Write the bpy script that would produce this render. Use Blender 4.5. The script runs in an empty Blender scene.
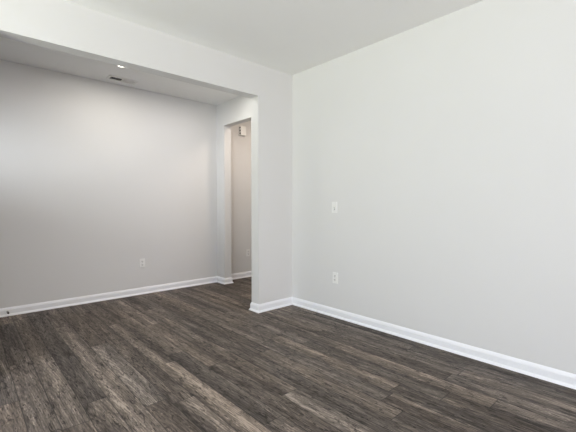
import bpy, bmesh, math, random
from math import radians, sin, cos, pi
from mathutils import Vector, Matrix
S = bpy.context.scene
COL = S.collection

# ------------------------------------------------------------------ camera
CAM_H = 1.1919
cam_d = bpy.data.cameras.new('camera')
cam = bpy.data.objects.new('camera', cam_d); COL.objects.link(cam)
cam_d.sensor_fit = 'HORIZONTAL'; cam_d.sensor_width = 36.0
cam_d.lens = 361.14 / 576 * 36.0
cam_d.clip_start = 0.02
cam.location = (0, 0, CAM_H)
yaw, pitch = 0.7356, 0.0287
cam.rotation_euler = (pi / 2 - pitch, 0, -yaw)
S.camera = cam

# ------------------------------------------------------------------ world, daylight, exposure
S.view_settings.view_transform = 'Standard'
S.view_settings.look = 'None'
S.view_settings.gamma = 1.0
S.view_settings.use_curve_mapping = False
S.view_settings.exposure = 0.0
world = bpy.data.worlds.new('sky'); S.world = world; world.use_nodes = True
wn = world.node_tree.nodes; wl = world.node_tree.links
wn.clear()
wo = wn.new('ShaderNodeOutputWorld'); wb = wn.new('ShaderNodeBackground')
wb.inputs[0].default_value = (0.62, 0.70, 1.0, 1); wb.inputs[1].default_value = 2.5
wl.new(wb.outputs[0], wo.inputs[0])

def area(name, loc, direction, sx, sy, power, color, spread=180):
    d = bpy.data.lights.new(name, 'AREA'); d.shape = 'RECTANGLE'
    d.size = sx; d.size_y = sy; d.energy = power; d.color = color; d.spread = radians(spread)
    o = bpy.data.objects.new(name, d); COL.objects.link(o); o.location = loc
    o.rotation_euler = Vector(direction).to_track_quat('-Z', 'Y').to_euler()
    return o
# daylight standing in the windows' openings
area('groundlight_left_window', (-3.09, 1.4, 1.43), (1, 0, 0.7), 2.0, 1.9, 90.5, (0.981, 1.000, 0.679), 130)
area('daylight_rear_window', (1.1, -3.49, 1.43), (0, 1, 0.0), 3.4, 1.9, 82.1, (1.000, 0.86, 0.66))
area('added_band_light', (-1.79, 4.10, 1.74), (1, 0.30, -0.0), 0.4, 0.34, 3.1, (0.877, 0.943, 1.000), 34)  # added narrow beam, makes the bright band at the far wall's left
area('foyer_fill_light', (2.3, 3.85, 2.72), (0, 0, -1), 0.2, 0.2, 9.9, (1.000, 0.968, 0.929))  # unseen fill light, added to spread brightness along the far wall
area('hall_fill_light', (3.50, 3.90, 2.72), (0, 0, -1), 0.3, 0.3, 12.6, (1.000, 0.838, 0.705))  # unseen warm fill, added to brighten the hall

# ------------------------------------------------------------------ dimensions
C = 2.74
XR, YP, YP2, XJ, ZH = 2.953, 3.185, 3.318, 2.442, 2.397
YF, YJ, XS2, ZH2 = 4.911, 4.693, 3.072, 2.397
XL, YB, XFL, XH = -3.0, -3.4, -1.7, 4.6
YN = 3.78          # near side of the hall opening
WT = 0.12

# ------------------------------------------------------------------ materials
def new_mat(name):
    m = bpy.data.materials.new(name); m.use_nodes = True
    nt = m.node_tree
    return m, nt, nt.nodes['Principled BSDF']
def plain(name, col, rough=0.5, metal=0.0, emis=None, estr=0):
    m, nt, b = new_mat(name)
    b.inputs['Base Color'].default_value = (*col, 1)
    b.inputs['Roughness'].default_value = rough
    b.inputs['Metallic'].default_value = metal
    if emis:
        b.inputs['Emission Color'].default_value = (*emis, 1)
        b.inputs['Emission Strength'].default_value = estr
    return m
def painted(name, col, rough, bump=0.02, scale=260):
    m, nt, b = new_mat(name)
    N = nt.nodes; L = nt.links
    tc = N.new('ShaderNodeTexCoord')
    n = N.new('ShaderNodeTexNoise'); n.inputs['Scale'].default_value = scale; n.inputs['Detail'].default_value = 2
    L.new(tc.outputs['Object'], n.inputs['Vector'])
    n2 = N.new('ShaderNodeTexNoise'); n2.inputs['Scale'].default_value = 2.2; n2.inputs['Detail'].default_value = 2
    L.new(tc.outputs['Object'], n2.inputs['Vector'])
    mx = N.new('ShaderNodeMix'); mx.data_type = 'RGBA'
    mx.inputs[6].default_value = (*[c * 0.985 for c in col], 1); mx.inputs[7].default_value = (*[min(1, c * 1.015) for c in col], 1)
    L.new(n2.outputs['Fac'], mx.inputs[0]); L.new(mx.outputs[2], b.inputs['Base Color'])
    bp = N.new('ShaderNodeBump'); bp.inputs['Strength'].default_value = bump; bp.inputs['Distance'].default_value = 0.002
    L.new(n.outputs['Fac'], bp.inputs['Height']); L.new(bp.outputs[0], b.inputs['Normal'])
    b.inputs['Roughness'].default_value = rough
    return m
M_wall = painted('wall_paint', (0.725, 0.722, 0.712), 0.75, 0.05)
M_ceil = painted('ceiling_paint', (0.91, 0.91, 0.895), 0.9, 0.06, 180)
M_trim = painted('trim_gloss_white', (0.90, 0.91, 0.935), 0.32, 0.0)
M_plastic = plain('white_plastic', (0.86, 0.86, 0.84), 0.35)
M_plastic2 = plain('receptacle_plastic', (0.78, 0.78, 0.76), 0.3)
M_dark = plain('dark_slot', (0.02, 0.02, 0.02), 0.7)
M_vent = plain('vent_white_enamel', (0.84, 0.83, 0.80), 0.4)
M_duct = plain('duct_shade', (0.03, 0.03, 0.028), 0.8)
M_metal = plain('brushed_nickel', (0.45, 0.44, 0.42), 0.35, 1.0)
M_rubber = plain('black_rubber', (0.02, 0.018, 0.016), 0.7)
M_screw = plain('painted_screw', (0.7, 0.7, 0.68), 0.3, 0.3)
M_lens = plain('lamp_lens', (0.9, 0.9, 0.88), 0.4, 0, (1.0, 0.93, 0.82), 9.0)
M_frame = plain('window_vinyl', (0.85, 0.85, 0.85), 0.4)
def glass_mat():
    m = bpy.data.materials.new('window_glass'); m.use_nodes = True
    nt = m.node_tree; nt.nodes.clear()
    o = nt.nodes.new('ShaderNodeOutputMaterial'); t = nt.nodes.new('ShaderNodeBsdfTransparent')
    g = nt.nodes.new('ShaderNodeBsdfGlossy'); g.inputs['Roughness'].default_value = 0.02
    x = nt.nodes.new('ShaderNodeMixShader'); x.inputs[0].default_value = 0.06
    nt.links.new(t.outputs[0], x.inputs[1]); nt.links.new(g.outputs[0], x.inputs[2]); nt.links.new(x.outputs[0], o.inputs[0])
    return m
M_glass = glass_mat()

# wood plank floor: every plank face carries its own uv (metres) and its own tone
def floor_mat():
    m, nt, b = new_mat('rustic_grey_brown_planks')
    N = nt.nodes; L = nt.links
    def math_(op, a, bb=None, clamp=False):
        n = N.new('ShaderNodeMath'); n.operation = op; n.use_clamp = clamp
        for i, v in enumerate((a, bb)):
            if v is None: continue
            if isinstance(v, (int, float)): n.inputs[i].default_value = v
            else: L.new(v, n.inputs[i])
        return n.outputs[0]
    def attr(name):
        n = N.new('ShaderNodeAttribute'); n.attribute_name = name; return n.outputs['Fac']
    uv = N.new('ShaderNodeUVMap'); uv.uv_map = 'plank'
    sp = N.new('ShaderNodeSeparateXYZ'); L.new(uv.outputs[0], sp.inputs[0])
    u, v = sp.outputs[0], sp.outputs[1]
    tone, seed, su, sa, ln = attr('tone'), attr('seed'), attr('streak_u'), attr('streak_amount'), attr('plank_length')
    def noise(ku, kv, detail=3, rough=0.6, dist=0.0, off=0.0):
        c = N.new('ShaderNodeCombineXYZ')
        L.new(math_('MULTIPLY', u, ku), c.inputs[0]); L.new(math_('MULTIPLY', v, kv), c.inputs[1])
        L.new(math_('ADD', math_('MULTIPLY', seed, 37.0), off), c.inputs[2])
        n = N.new('ShaderNodeTexNoise'); n.inputs['Scale'].default_value = 1.0
        n.inputs['Detail'].default_value = detail; n.inputs['Roughness'].default_value = rough
        n.inputs['Distortion'].default_value = dist
        L.new(c.outputs[0], n.inputs['Vector']); return n.outputs['Fac']
    def rng(x, a, bb, c=0.0, d=1.0):
        n = N.new('ShaderNodeMapRange'); n.clamp = True
        n.inputs[1].default_value = a; n.inputs[2].default_value = bb
        n.inputs[3].default_value = c; n.inputs[4].default_value = d
        L.new(x, n.inputs[0]); return n.outputs[0]
    g_fine = noise(200, 22, 3, 0.75)
    g_mid = noise(50, 3.4, 5, 0.7, 0.9, 3)
    g_big = noise(15, 1.5, 3, 0.6, 0.8, 7)
    smudge = noise(18, 5.5, 5, 0.75, 1.2, 11)
    crack = noise(40, 7.5, 4, 0.62, 2.0, 17)
    fleck = noise(210, 50, 2, 0.7, 0.5, 23)
    # cathedral grain
    cw = N.new('ShaderNodeCombineXYZ')
    L.new(math_('MULTIPLY', u, 9.0), cw.inputs[0]); L.new(math_('MULTIPLY', v, 0.9), cw.inputs[1]); L.new(math_('MULTIPLY', seed, 13.0), cw.inputs[2])
    wv = N.new('ShaderNodeTexWave'); wv.wave_type = 'RINGS'; wv.rings_direction = 'Z'
    wv.inputs['Scale'].default_value = 3.2; wv.inputs['Distortion'].default_value = 5.0
    wv.inputs['Detail'].default_value = 3; wv.inputs['Detail Scale'].default_value = 1.6
    L.new(cw.outputs[0], wv.inputs['Vector'])
    # per plank lighter streak
    un = math_('DIVIDE', u, 0.1365)
    d = math_('ABSOLUTE', math_('SUBTRACT', un, su))
    d = math_('ADD', d, math_('MULTIPLY', math_('SUBTRACT', g_big, 0.5), 0.45))
    streak = math_('MULTIPLY', rng(d, 0.10, 0.34, 1, 0), sa)
    tilt = math_('SUBTRACT', math_('FRACT', math_('MULTIPLY', seed, 17.3)), 0.35)
    s = math_('MULTIPLY', math_('SUBTRACT', g_fine, 0.5), 0.80)
    s = math_('ADD', s, math_('MULTIPLY', math_('SUBTRACT', g_mid, 0.5), 1.15))
    s = math_('ADD', s, math_('MULTIPLY', math_('SUBTRACT', g_big, 0.5), 0.8))
    s = math_('ADD', s, math_('MULTIPLY', math_('SUBTRACT', wv.outputs['Fac'], 0.5), 0.16))
    s = math_('ADD', s, math_('MULTIPLY', tone, 0.20))
    s = math_('ADD', s, math_('MULTIPLY', streak, 0.24))
    s = math_('ADD', s, math_('MULTIPLY', math_('MULTIPLY', math_('SUBTRACT', un, 0.5), tilt), 0.70))
    s = math_('ADD', s, math_('MULTIPLY', math_('MULTIPLY', rng(fleck, 0.56, 0.70, 0, 1), rng(g_mid, 0.48, 0.6, 0, 1)), 0.35))
    s = math_('SUBTRACT', s, rng(smudge, 0.54, 0.66, 0, 0.24))
    s = math_('SUBTRACT', s, rng(crack, 0.575, 0.61, 0, 0.42))
    s = math_('ADD', s, 0.50, True)
    cr = N.new('ShaderNodeValToRGB'); L.new(s, cr.inputs[0])
    e = cr.color_ramp.elements
    def lin(c): return tuple(((x / 255) / 12.92 if x / 255 <= 0.04045 else ((x / 255 + 0.055) / 1.055) ** 2.4) for x in c) + (1,)
    e[0].position = 0.0; e[0].color = lin((33, 27, 22))
    e[1].position = 1.0; e[1].color = lin((172, 158, 145))
    for p, c in ((0.25, (65, 57, 51)), (0.5, (92, 83, 76)), (0.75, (122, 111, 101))):
        k = e.new(p); k.color = lin(c)
    # warm / cool drift from plank to plank
    hs = N.new('ShaderNodeMix'); hs.data_type = 'RGBA'; hs.blend_type = 'MULTIPLY'
    L.new(cr.outputs[0], hs.inputs[6])
    hc = N.new('ShaderNodeValToRGB'); L.new(math_('FRACT', math_('MULTIPLY', seed, 5.37)), hc.inputs[0])
    hc.color_ramp.elements[0].color = (1.02, 0.985, 0.94, 1); hc.color_ramp.elements[1].color = (0.98, 1.0, 1.02, 1)
    L.new(hc.outputs[0], hs.inputs[7]); hs.inputs[0].default_value = 1.0
    # seams (bevelled plank edges)
    edge = math_('MINIMUM', u, math_('SUBTRACT', 0.1365, u))
    end = math_('MINIMUM', v, math_('SUBTRACT', ln, v))
    em = math_('MINIMUM', edge, end)
    seam = rng(em, 0.0010, 0.0042, 0.30, 1.0)
    mm = N.new('ShaderNodeMix'); mm.data_type = 'RGBA'; mm.blend_type = 'MULTIPLY'; mm.inputs[0].default_value = 1
    L.new(hs.outputs[2], mm.inputs[6]); L.new(seam, mm.inputs[7])
    L.new(mm.outputs[2], b.inputs['Base Color'])
    L.new(rng(s, 0, 1, 0.62, 0.46), b.inputs['Roughness'])
    b.inputs['Specular IOR Level'].default_value = 0.35
    bp = N.new('ShaderNodeBump'); bp.inputs['Strength'].default_value = 0.25; bp.inputs['Distance'].default_value = 0.0015
    L.new(math_('ADD', s, math_('MULTIPLY', seam, 1.2)), bp.inputs['Height']); L.new(bp.outputs[0], b.inputs['Normal'])
    return m
M_floor = floor_mat()

# ------------------------------------------------------------------ helpers
def link(name, bm, mat, parent=None, kind=None, smooth=False):
    bmesh.ops.recalc_face_normals(bm, faces=bm.faces[:])
    me = bpy.data.meshes.new(name); bm.to_mesh(me); bm.free()
    me.materials.append(mat)
    if smooth:
        me.polygons.foreach_set('use_smooth', [True] * len(me.polygons))
        me.update()
    o = bpy.data.objects.new(name, me); COL.objects.link(o)
    if parent: o.parent = parent
    if kind: o['kind'] = kind
    return o
def box(bm, x0, x1, y0, y1, z0, z1):
    vs = [bm.verts.new((x, y, z)) for x in (x0, x1) for y in (y0, y1) for z in (z0, z1)]
    for f in ((0, 1, 3, 2), (4, 6, 7, 5), (0, 4, 5, 1), (2, 3, 7, 6), (0, 2, 6, 4), (1, 5, 7, 3)):
        bm.faces.new([vs[i] for i in f])
    return vs
def bevel_all(bm, w, seg=2):
    bmesh.ops.bevel(bm, geom=bm.edges[:] , offset=w, segments=seg, affect='EDGES', profile=0.6)
def cyl(bm, r0, r1, z0, z1, seg=24, center=(0, 0), axis='Z'):
    a = []; b_ = []
    for i in range(seg):
        t = 2 * pi * i / seg
        a.append(Vector((center[0] + r0 * cos(t), center[1] + r0 * sin(t), z0)))
        b_.append(Vector((center[0] + r1 * cos(t), center[1] + r1 * sin(t), z1)))
    if axis == 'Y':   # z axis of the profile becomes +Y
        f = lambda p: Vector((p.x, p.z, p.y))
        a = [f(p) for p in a]; b_ = [f(p) for p in b_]
    A = [bm.verts.new(p) for p in a]; B = [bm.verts.new(p) for p in b_]
    for i in range(seg):
        j = (i + 1) % seg
        bm.faces.new((A[i], A[j], B[j], B[i]))
    bm.faces.new(A[::-1]); bm.faces.new(B)
def lathe(bm, prof, seg=40):
    rings = []
    for r, z in prof:
        rings.append([bm.verts.new((r * cos(2 * pi * i / seg), r * sin(2 * pi * i / seg), z)) for i in range(seg)])
    for a, b_ in zip(rings, rings[1:] + rings[:1]):
        for i in range(seg):
            j = (i + 1) % seg
            bm.faces.new((a[i], a[j], b_[j], b_[i]))
def thing(name, label, cat, loc=(0, 0, 0), rotz=0, group=None):
    o = bpy.data.objects.new(name, None); o.empty_display_size = 0.1; COL.objects.link(o)
    o.location = loc; o.rotation_euler = (0, 0, rotz); o['label'] = label; o['category'] = cat
    if group: o['group'] = group
    return o
def walls(name, boxes, mat=M_wall):
    bm = bmesh.new()
    for b_ in boxes: box(bm, *b_)
    return link(name, bm, mat, kind='structure')

# ------------------------------------------------------------------ setting: shell
W1 = (-1.6, 2.5, 0.45, 2.4)     # left window   y0 y1 z0 z1
W2 = (-0.65, 2.85, 0.45, 2.4)  # rear window   x0 x1 z0 z1
W3 = (3.85, 4.45, 1.55, 2.02)     # added window for the far wall's bright band  y0 y1 z0 z1
walls('wall_right', [(XR, XS2, YB, YN, 0, C), (XR, XS2, YN, YJ, ZH2, C), (XR, XS2, YJ, YF, 0, C)])
walls('wall_middle', [(XJ, XR, YP, YP2, 0, C), (0.17, XJ, YP, YP2, ZH, C), (XFL, 0.17, YP, YP2, 0, C)])
walls('wall_far', [(XFL - WT, XH + WT, YF, YF + WT, 0, C)])
walls('wall_left', [(XL - WT, XL, YB, W1[0], 0, C), (XL - WT, XL, W1[1], YP, 0, C),
                    (XL - WT, XL, W1[0], W1[1], 0, W1[2]), (XL - WT, XL, W1[0], W1[1], W1[3], C)])
walls('wall_rear', [(XL - WT, W2[0], YB - WT, YB, 0, C), (W2[1], XS2, YB - WT, YB, 0, C),
                    (W2[0], W2[1], YB - WT, YB, 0, W2[2]), (W2[0], W2[1], YB - WT, YB, W2[3], C)])
walls('wall_entry', [(XFL - WT, XFL, YP, W3[0], 0, C), (XFL - WT, XFL, W3[1], YF, 0, C),
                     (XFL - WT, XFL, W3[0], W3[1], 0, W3[2]), (XFL - WT, XFL, W3[0], W3[1], W3[3], C)])
walls('wall_hall_end', [(XH, XH + WT, 3.0, YF, 0, C)])
walls('wall_hall_near', [(XS2, XH, 2.98, 3.1, 0, C)])
walls('ceiling', [(XFL - WT, XH + WT, YB - WT, YF + WT, C, C + 0.1)], M_ceil)

# windows (outside the photograph's frame, they let the daylight in)
def window(name, along, a0, a1, z0, z1, c):
    bm = bmesh.new(); pb = bmesh.new()
    t = 0.045
    def bx(m_, p0, p1, q0, q1, d0, d1):
        if along == 'Y': box(m_, c + d0, c + d1, p0, p1, q0, q1)
        else: box(m_, p0, p1, c + d0, c + d1, q0, q1)
    bx(bm, a0, a1, z0, z0 + t, -0.03, 0.03); bx(bm, a0, a1, z1 - t, z1, -0.03, 0.03)
    bx(bm, a0, a0 + t, z0 + t, z1 - t, -0.03, 0.03); bx(bm, a1 - t, a1, z0 + t, z1 - t, -0.03, 0.03)
    mid = (a0 + a1) / 2
    if a1 - a0 > 1.2: bx(bm, mid - t / 2, mid + t / 2, z0 + t, z1 - t, -0.03, 0.03)
    f = link(name, bm, M_frame, kind='structure')
    bx(pb, a0 + t, a1 - t, z0 + t, z1 - t, -0.003, 0.003)
    link('pane', pb, M_glass, f)
window('window_1', 'Y', *W1, XL - 0.04)
window('window_2', 'X', *W2, YB - 0.04)
window('added_band_window', 'Y', *W3, XFL - 0.04)  # unseen window, added to go with the far wall's band light

# floor planks
def build_floor():
    rnd = random.Random(11)
    w = 0.1365; x_ref = 0.24; Lp = 1.22
    y0, y1, x0, x1 = YB - WT, YF + WT, XFL - WT, XH + WT
    anchors = {-1: 2.72, 3: 2.87, 7: 1.52, 11: 1.08, 13: 1.26, 14: 0.99, 15: 0.755, 2: 3.62, 0: 3.35, 1: 2.20,
               4: 3.35, 5: 2.05, 6: 2.62, 8: 2.35, 9: 2.9, 10: 1.95, 12: 2.45}
    # hand-read look of single planks: (row, a y inside the plank) -> tone, streak position, streak amount
    look = {(0, 2.8): (0.25, 0.75, 0.5), (1, 2.6): (0.5, 0.45, 0.55), (1, 1.9): (0.0, 0.5, 0.3), (2, 2.6): (-0.55, 0.5, 0.0),
            (3, 2.4): (0.55, 0.3, 0.9), (3, 3.2): (0.6, 0.5, 0.6), (4, 2.5): (0.6, 0.3, 0.7), (5, 2.8): (-0.1, 0.5, 0.2),
            (6, 2.2): (0.5, 0.75, 0.9), (6, 1.6): (0.6, 0.6, 1.0), (7, 2.1): (-0.4, 0.5, 0.0), (8, 1.8): (-0.2, 0.5, 0.2),
            (9, 1.6): (0.55, 0.3, 1.0), (10, 1.6): (-0.35, 0.5, 0.0), (11, 1.5): (0.1, 0.4, 0.4), (11, 0.6): (-0.3, 0.4, 0.2),
            (12, 1.8): (0.1, 0.5, 0.3), (13, 1.6): (0.35, 0.7, 0.8), (13, 0.9): (-0.6, 0.5, 0.0), (14, 1.4): (-0.2, 0.5, 0.2),
            (14, 0.7): (-0.5, 0.5, 0.0), (15, 1.1): (0.35, 0.3, 0.6), (15, 0.5): (-0.2, 0.7, 0.6), (16, 1.0): (0.1, 0.5, 0.5),
            (-1, 2.3): (0.2, 0.4, 0.4), (-1, 3.1): (-0.1, 0.4, 0.2), (17, 0.9): (0.2, 0.5, 0.6)}
    bm = bmesh.new(); uvl = bm.loops.layers.uv.new('plank')
    names = ('tone', 'seed', 'streak_u', 'streak_amount', 'plank_length')
    ly = {n: bm.faces.layers.float.new(n) for n in names}
    r0 = math.floor((x0 - x_ref) / w); r1 = math.ceil((x1 - x_ref) / w)
    for r in range(r0, r1):
        xa = x_ref + r * w; xb = xa + w
        off = anchors.get(r, rnd.uniform(0, Lp))
        k0 = math.floor((y0 - off) / Lp)
        k = k0
        while off + k * Lp < y1:
            ya, yb = off + k * Lp, off + (k + 1) * Lp
            k += 1
            tone = rnd.uniform(-0.6, 0.55); su = rnd.uniform(0.2, 0.8); sa = max(0, rnd.uniform(-0.5, 0.9))
            for (lr, lyy), val in look.items():
                if lr == r and ya <= lyy < yb: tone, su, sa = val
            seed = rnd.random()
            Xa, Xb, Ya, Yb = max(xa, x0), min(xb, x1), max(ya, y0), min(yb, y1)
            if Xb - Xa < 1e-4 or Yb - Ya < 1e-4: continue
            vs = [bm.verts.new(p) for p in ((Xa, Ya, 0), (Xb, Ya, 0), (Xb, Yb, 0), (Xa, Yb, 0))]
            f = bm.faces.new(vs)
            for l in f.loops: l[uvl].uv = (l.vert.co.x - xa, l.vert.co.y - ya)
            for n, val in zip(names, (tone, seed, su, sa, yb - ya)): f[ly[n]] = val
    # slab under the planks
    me = bpy.data.meshes.new('floor'); 
    n0 = len(bm.faces)
    vs = [bm.verts.new(p) for p in ((x0, y0, -0.1), (x1, y0, -0.1), (x1, y1, -0.1), (x0, y1, -0.1))]
    bm.faces.new(vs[::-1])
    bm.to_mesh(me); bm.free(); me.materials.append(M_floor)
    o = bpy.data.objects.new('floor', me); COL.objects.link(o); o['kind'] = 'structure'
build_floor()

# ------------------------------------------------------------------ baseboards, mitred at every corner
PROF = [(0.0, 0.0), (0.024, 0.0), (0.0235, 0.005), (0.020, 0.013), (0.0145, 0.019), (0.0115, 0.021), (0.0115, 0.066),
        (0.0095, 0.069), (0.009, 0.074), (0.006, 0.081), (0.0025, 0.089), (0.0, 0.091)]
def baseboards(path, names):
    """path: wall line, the room lies on its LEFT; one mesh per segment (equal names next to each other share one)"""
    n = len(path); P = [Vector(p) for p in path]
    dirs = [(P[i + 1] - P[i]).normalized() for i in range(n - 1)]
    nrm = [Vector((-d.y, d.x)) for d in dirs]
    off = []
    for i in range(n):
        if i == 0: off.append(nrm[0])
        elif i == n - 1: off.append(nrm[-1])
        else:
            m_ = nrm[i - 1] + nrm[i]; m_ /= m_.dot(nrm[i]); off.append(m_)
    i = 0
    while i < n - 1:
        j = i
        while j + 1 < n - 1 and names[j + 1] == names[i]: j += 1
        if names[i]:
            bm = bmesh.new(); rings = []
            for k in range(i, j + 2):
                rings.append([bm.verts.new((P[k].x + off[k].x * o_, P[k].y + off[k].y * o_, z)) for o_, z in PROF])
            for a, b_ in zip(rings, rings[1:]):
                for q in range(len(PROF)):
                    q2 = (q + 1) % len(PROF)
                    bm.faces.new((a[q], a[q2], b_[q2], b_[q]))
            bm.faces.new(rings[0]); bm.faces.new(rings[-1][::-1])
            link(names[i], bm, M_trim, kind='structure')
        i = j + 1
baseboards([(XR, YB), (XR, YP), (XJ, YP), (XJ, YP2), (XR, YP2), (XR, YN), (XS2, YN), (XS2, 3.1)],
           ['baseboard_right', 'baseboard_middle', 'baseboard_middle', 'baseboard_middle', 'baseboard_foyer', 'baseboard_foyer', 'baseboard_foyer'])
baseboards([(XH, YF), (XS2, YF), (XS2, YJ), (XR, YJ), (XR, YF), (XFL, YF)],
           ['baseboard_hall', 'baseboard_corner', 'baseboard_corner', 'baseboard_corner', 'baseboard_far'])

# ------------------------------------------------------------------ wall plates
def plate_frame(bm, w, h, d=0.0055):
    box(bm, -w / 2, w / 2, -d, 0, -h / 2, h / 2)
    e = [x for x in bm.edges if all(v.co.y < -d + 1e-6 for v in x.verts)]
    bmesh.ops.bevel(bm, geom=e, offset=0.003, segments=2, affect='EDGES')
def screw(parent, z, y):
    bm = bmesh.new(); cyl(bm, 0.0032, 0.0028, y, y - 0.0012, 14, axis='Y')
    o = link('screw', bm, M_screw, parent); o.location = (0, 0, z)
def outlet(label, loc, rotz):
    t = thing('wall_outlet', label, 'outlet', loc, rotz, 'duplex outlets low on the walls')
    bm = bmesh.new(); plate_frame(bm, 0.074, 0.118)
    link('cover_plate', bm, M_plastic, t)
    for s in (-1, 1):
        bm = bmesh.new(); box(bm, -0.0165, 0.0165, -0.0095, -0.005, -0.0145, 0.0145)
        e = [x for x in bm.edges if abs(x.verts[0].co.y - x.verts[1].co.y) > 1e-4]
        bmesh.ops.bevel(bm, geom=e, offset=0.009, segments=4, affect='EDGES')
        r = link('receptacle', bm, M_plastic2, t); r.location = (0, 0, s * 0.0205)
        bm = bmesh.new()
        box(bm, -0.0078, -0.0052, -0.0099, -0.0090, -0.001, 0.009); box(bm, 0.0052, 0.0078, -0.0099, -0.0090, 0.0005, 0.009)
        cyl(bm, 0.0028, 0.0028, -0.0090, -0.0099, 12, (0, -0.0075), 'Y')
        link('slots', bm, M_dark, r)
    screw(t, 0, -0.0055)
    return t
# local -Y faces the room; on the far wall that is world -Y, on the right wall it is world -X
outlet('white duplex outlet low on the far room wall left of the doorway', (1.795, YF, 0.419), 0)
outlet('white duplex outlet low on the bright right wall below the switch', (XR, 2.508, 0.420), -pi / 2)
outlet('white duplex outlet half hidden on the hall wall seen through the doorway', (3.545, YF, 0.405), 0)

t = thing('light_switch', 'white toggle switch plate at mid height on the right wall', 'light switch', (XR, 2.523, 1.174), -pi / 2)
bm = bmesh.new(); plate_frame(bm, 0.072, 0.116); link('cover_plate', bm, M_plastic, t)
bm = bmesh.new(); box(bm, -0.0055, 0.0055, -0.0065, -0.004, -0.0285, -0.0035); link('toggle_collar', bm, M_dark, t)
bm = bmesh.new(); vs = box(bm, -0.0042, 0.0042, -0.017, -0.004, -0.005, 0.005)
for v in bm.verts:
    if v.co.y < -0.01: v.co.z = v.co.z * 0.8 - 0.009; v.co.x *= 0.85
bevel_all(bm, 0.001)
for v in bm.verts: v.co.z -= 0.012
link('toggle', bm, M_plastic, t)
for z in (0.040, -0.044): screw(t, z, -0.0055)

# ------------------------------------------------------------------ door chime high on the hall wall
t = thing('door_chime', 'white boxy door chime high on the hall wall beyond the doorway', 'door chime', (3.424, YF, 2.408), 0)
bm = bmesh.new(); box(bm, -0.058, 0.058, -0.012, 0, -0.078, 0.078); bevel_all(bm, 0.002); link('base_plate', bm, M_plastic, t)
bm = bmesh.new(); box(bm, -0.052, 0.052, -0.052, -0.012, -0.074, 0.074)
# side openings are dark slabs, the shade inside them put into their colour
fl = [f for f in bm.faces if f.calc_center_median().x < -0.051]
bevel_e = [e for e in bm.edges if all(v.co.y < -0.05 for v in e.verts)]
bmesh.ops.bevel(bm, geom=bevel_e, offset=0.006, segments=3, affect='EDGES')
cov = link('cover', bm, M_plastic, t)
for k in (-1, 0, 1):
    bm = bmesh.new(); box(bm, -0.0532, -0.0518, -0.044, -0.016, -0.0115, 0.0115); s_ = link('sound_slot', bm, M_dark, cov); s_.location = (0, 0, k * 0.047)

# ------------------------------------------------------------------ ceiling register
t = thing('ceiling_vent', 'white rectangular air register with dark and pale louvre banks in far room ceiling', 'vent', (1.50, 4.690, C), 0)
vw, vd = 0.335, 0.150
bm = bmesh.new(); d_ = 0.010
for x0, x1, y0, y1 in ((-vw/2, vw/2, -vd/2, -vd/2 + .028), (-vw/2, vw/2, vd/2 - .028, vd/2), (-vw/2, -vw/2 + .028, -vd/2 + .028, vd/2 - .028),
                       (vw/2 - .028, vw/2, -vd/2 + .028, vd/2 - .028), (-.006, .006, -vd/2 + .028, vd/2 - .028)):
    vs = box(bm, x0, x1, y0, y1, -d_, 0)
for v in bm.verts:
    if v.co.z < -0.001:
        if abs(v.co.x) > vw/2 - .001: v.co.x *= 1 - .004 / vw * 2
        if abs(v.co.y) > vd/2 - .001: v.co.y *= 1 - .004 / vd * 2
link('frame', bm, M_vent, t)
bm = bmesh.new(); box(bm, -vw/2 + .02, vw/2 - .02, -vd/2 + .02, vd/2 - .02, -0.0012, -0.0002); link('duct_shade_sheet', bm, M_duct, t)  # dark sheet under the ceiling, its colour stands in for the duct's shade
def louvre_bank(x0, x1, tilt, n):
    bm = bmesh.new()
    for k in range(n):
        xc = x0 + (k + 0.5) * (x1 - x0) / n
        hw = 0.0052
        vs = box(bm, -hw, hw, -vd/2 + .028, vd/2 - .028, -0.0005, 0.0005)
        R = Matrix.Translation((xc, 0, -0.0060)) @ Matrix.Rotation(tilt, 4, 'Y')
        for v in vs: v.co = R @ v.co
    o = link('louvre_bank', bm, M_vent, t); return o
louvre_bank(-vw/2 + .028, -.006, radians(-48), 11)
louvre_bank(.006, vw/2 - .028, radians(40), 13)
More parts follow.
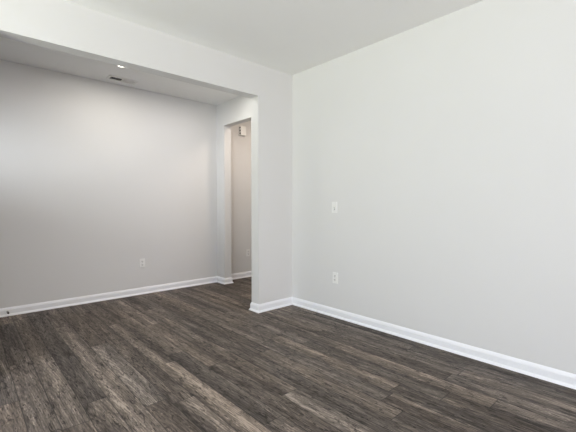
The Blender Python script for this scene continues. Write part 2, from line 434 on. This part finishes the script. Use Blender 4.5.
for x in (-vw/2 + .012, vw/2 - .012):
    bm = bmesh.new(); cyl(bm, 0.0035, 0.003, -d_, -d_ - 0.0012, 12); s_ = link('screw', bm, M_screw, t); s_.location = (x, 0, 0)

# ------------------------------------------------------------------ recessed downlight, lit
t = thing('recessed_downlight', 'lit round recessed ceiling downlight peeking out behind the opening header', 'ceiling light', (1.345, 4.187, C), 0)
bm = bmesh.new(); lathe(bm, [(0.076, 0.0), (0.098, 0.0), (0.098, -0.003), (0.092, -0.006), (0.079, -0.006), (0.076, -0.004)])
link('trim_ring', bm, M_vent, t, smooth=True)
bm = bmesh.new(); cyl(bm, 0.076, 0.070, -0.0005, -0.004, 40); link('lens', bm, M_lens, t)
ld = bpy.data.lights.new('downlight_beam', 'AREA'); ld.shape = 'DISK'; ld.size = 0.13; ld.energy = 5.9; ld.color = (1.0, 0.94, 0.82)
lo = bpy.data.objects.new('downlight_beam', ld); COL.objects.link(lo); lo.location = (1.345, 4.187, C - 0.012)

# ------------------------------------------------------------------ spring door stop on the far baseboard
t = thing('door_stop', 'small spring door stop with black tip on the far baseboard', 'door stop', (0.352, YF - 0.0115, 0.045), 0)
bm = bmesh.new(); cyl(bm, 0.011, 0.009, 0, -0.005, 18, axis='Y'); link('mounting_plate', bm, M_metal, t)
bm = bmesh.new()
prev = None; turns, seg = 11, 10; r, tr = 0.0055, 0.0011
for i in range(turns * seg + 1):
    a = 2 * pi * i / seg; yy = -0.005 - 0.050 * i / (turns * seg)
    c = Vector((r * cos(a), yy, r * sin(a))); rad = Vector((cos(a), 0, sin(a)))
    ring = [bm.verts.new(c + rad * tr * cos(q * pi / 2) + Vector((0, 1, 0)) * tr * sin(q * pi / 2)) for q in range(4)]
    if prev:
        for q in range(4): bm.faces.new((prev[q], prev[(q + 1) % 4], ring[(q + 1) % 4], ring[q]))
    prev = ring
link('spring', bm, M_metal, t, smooth=True)
bm = bmesh.new(); cyl(bm, 0.0085, 0.010, -0.053, -0.060, 18, axis='Y'); cyl(bm, 0.010, 0.008, -0.060, -0.070, 18, axis='Y')
link('rubber_tip', bm, M_rubber, t)
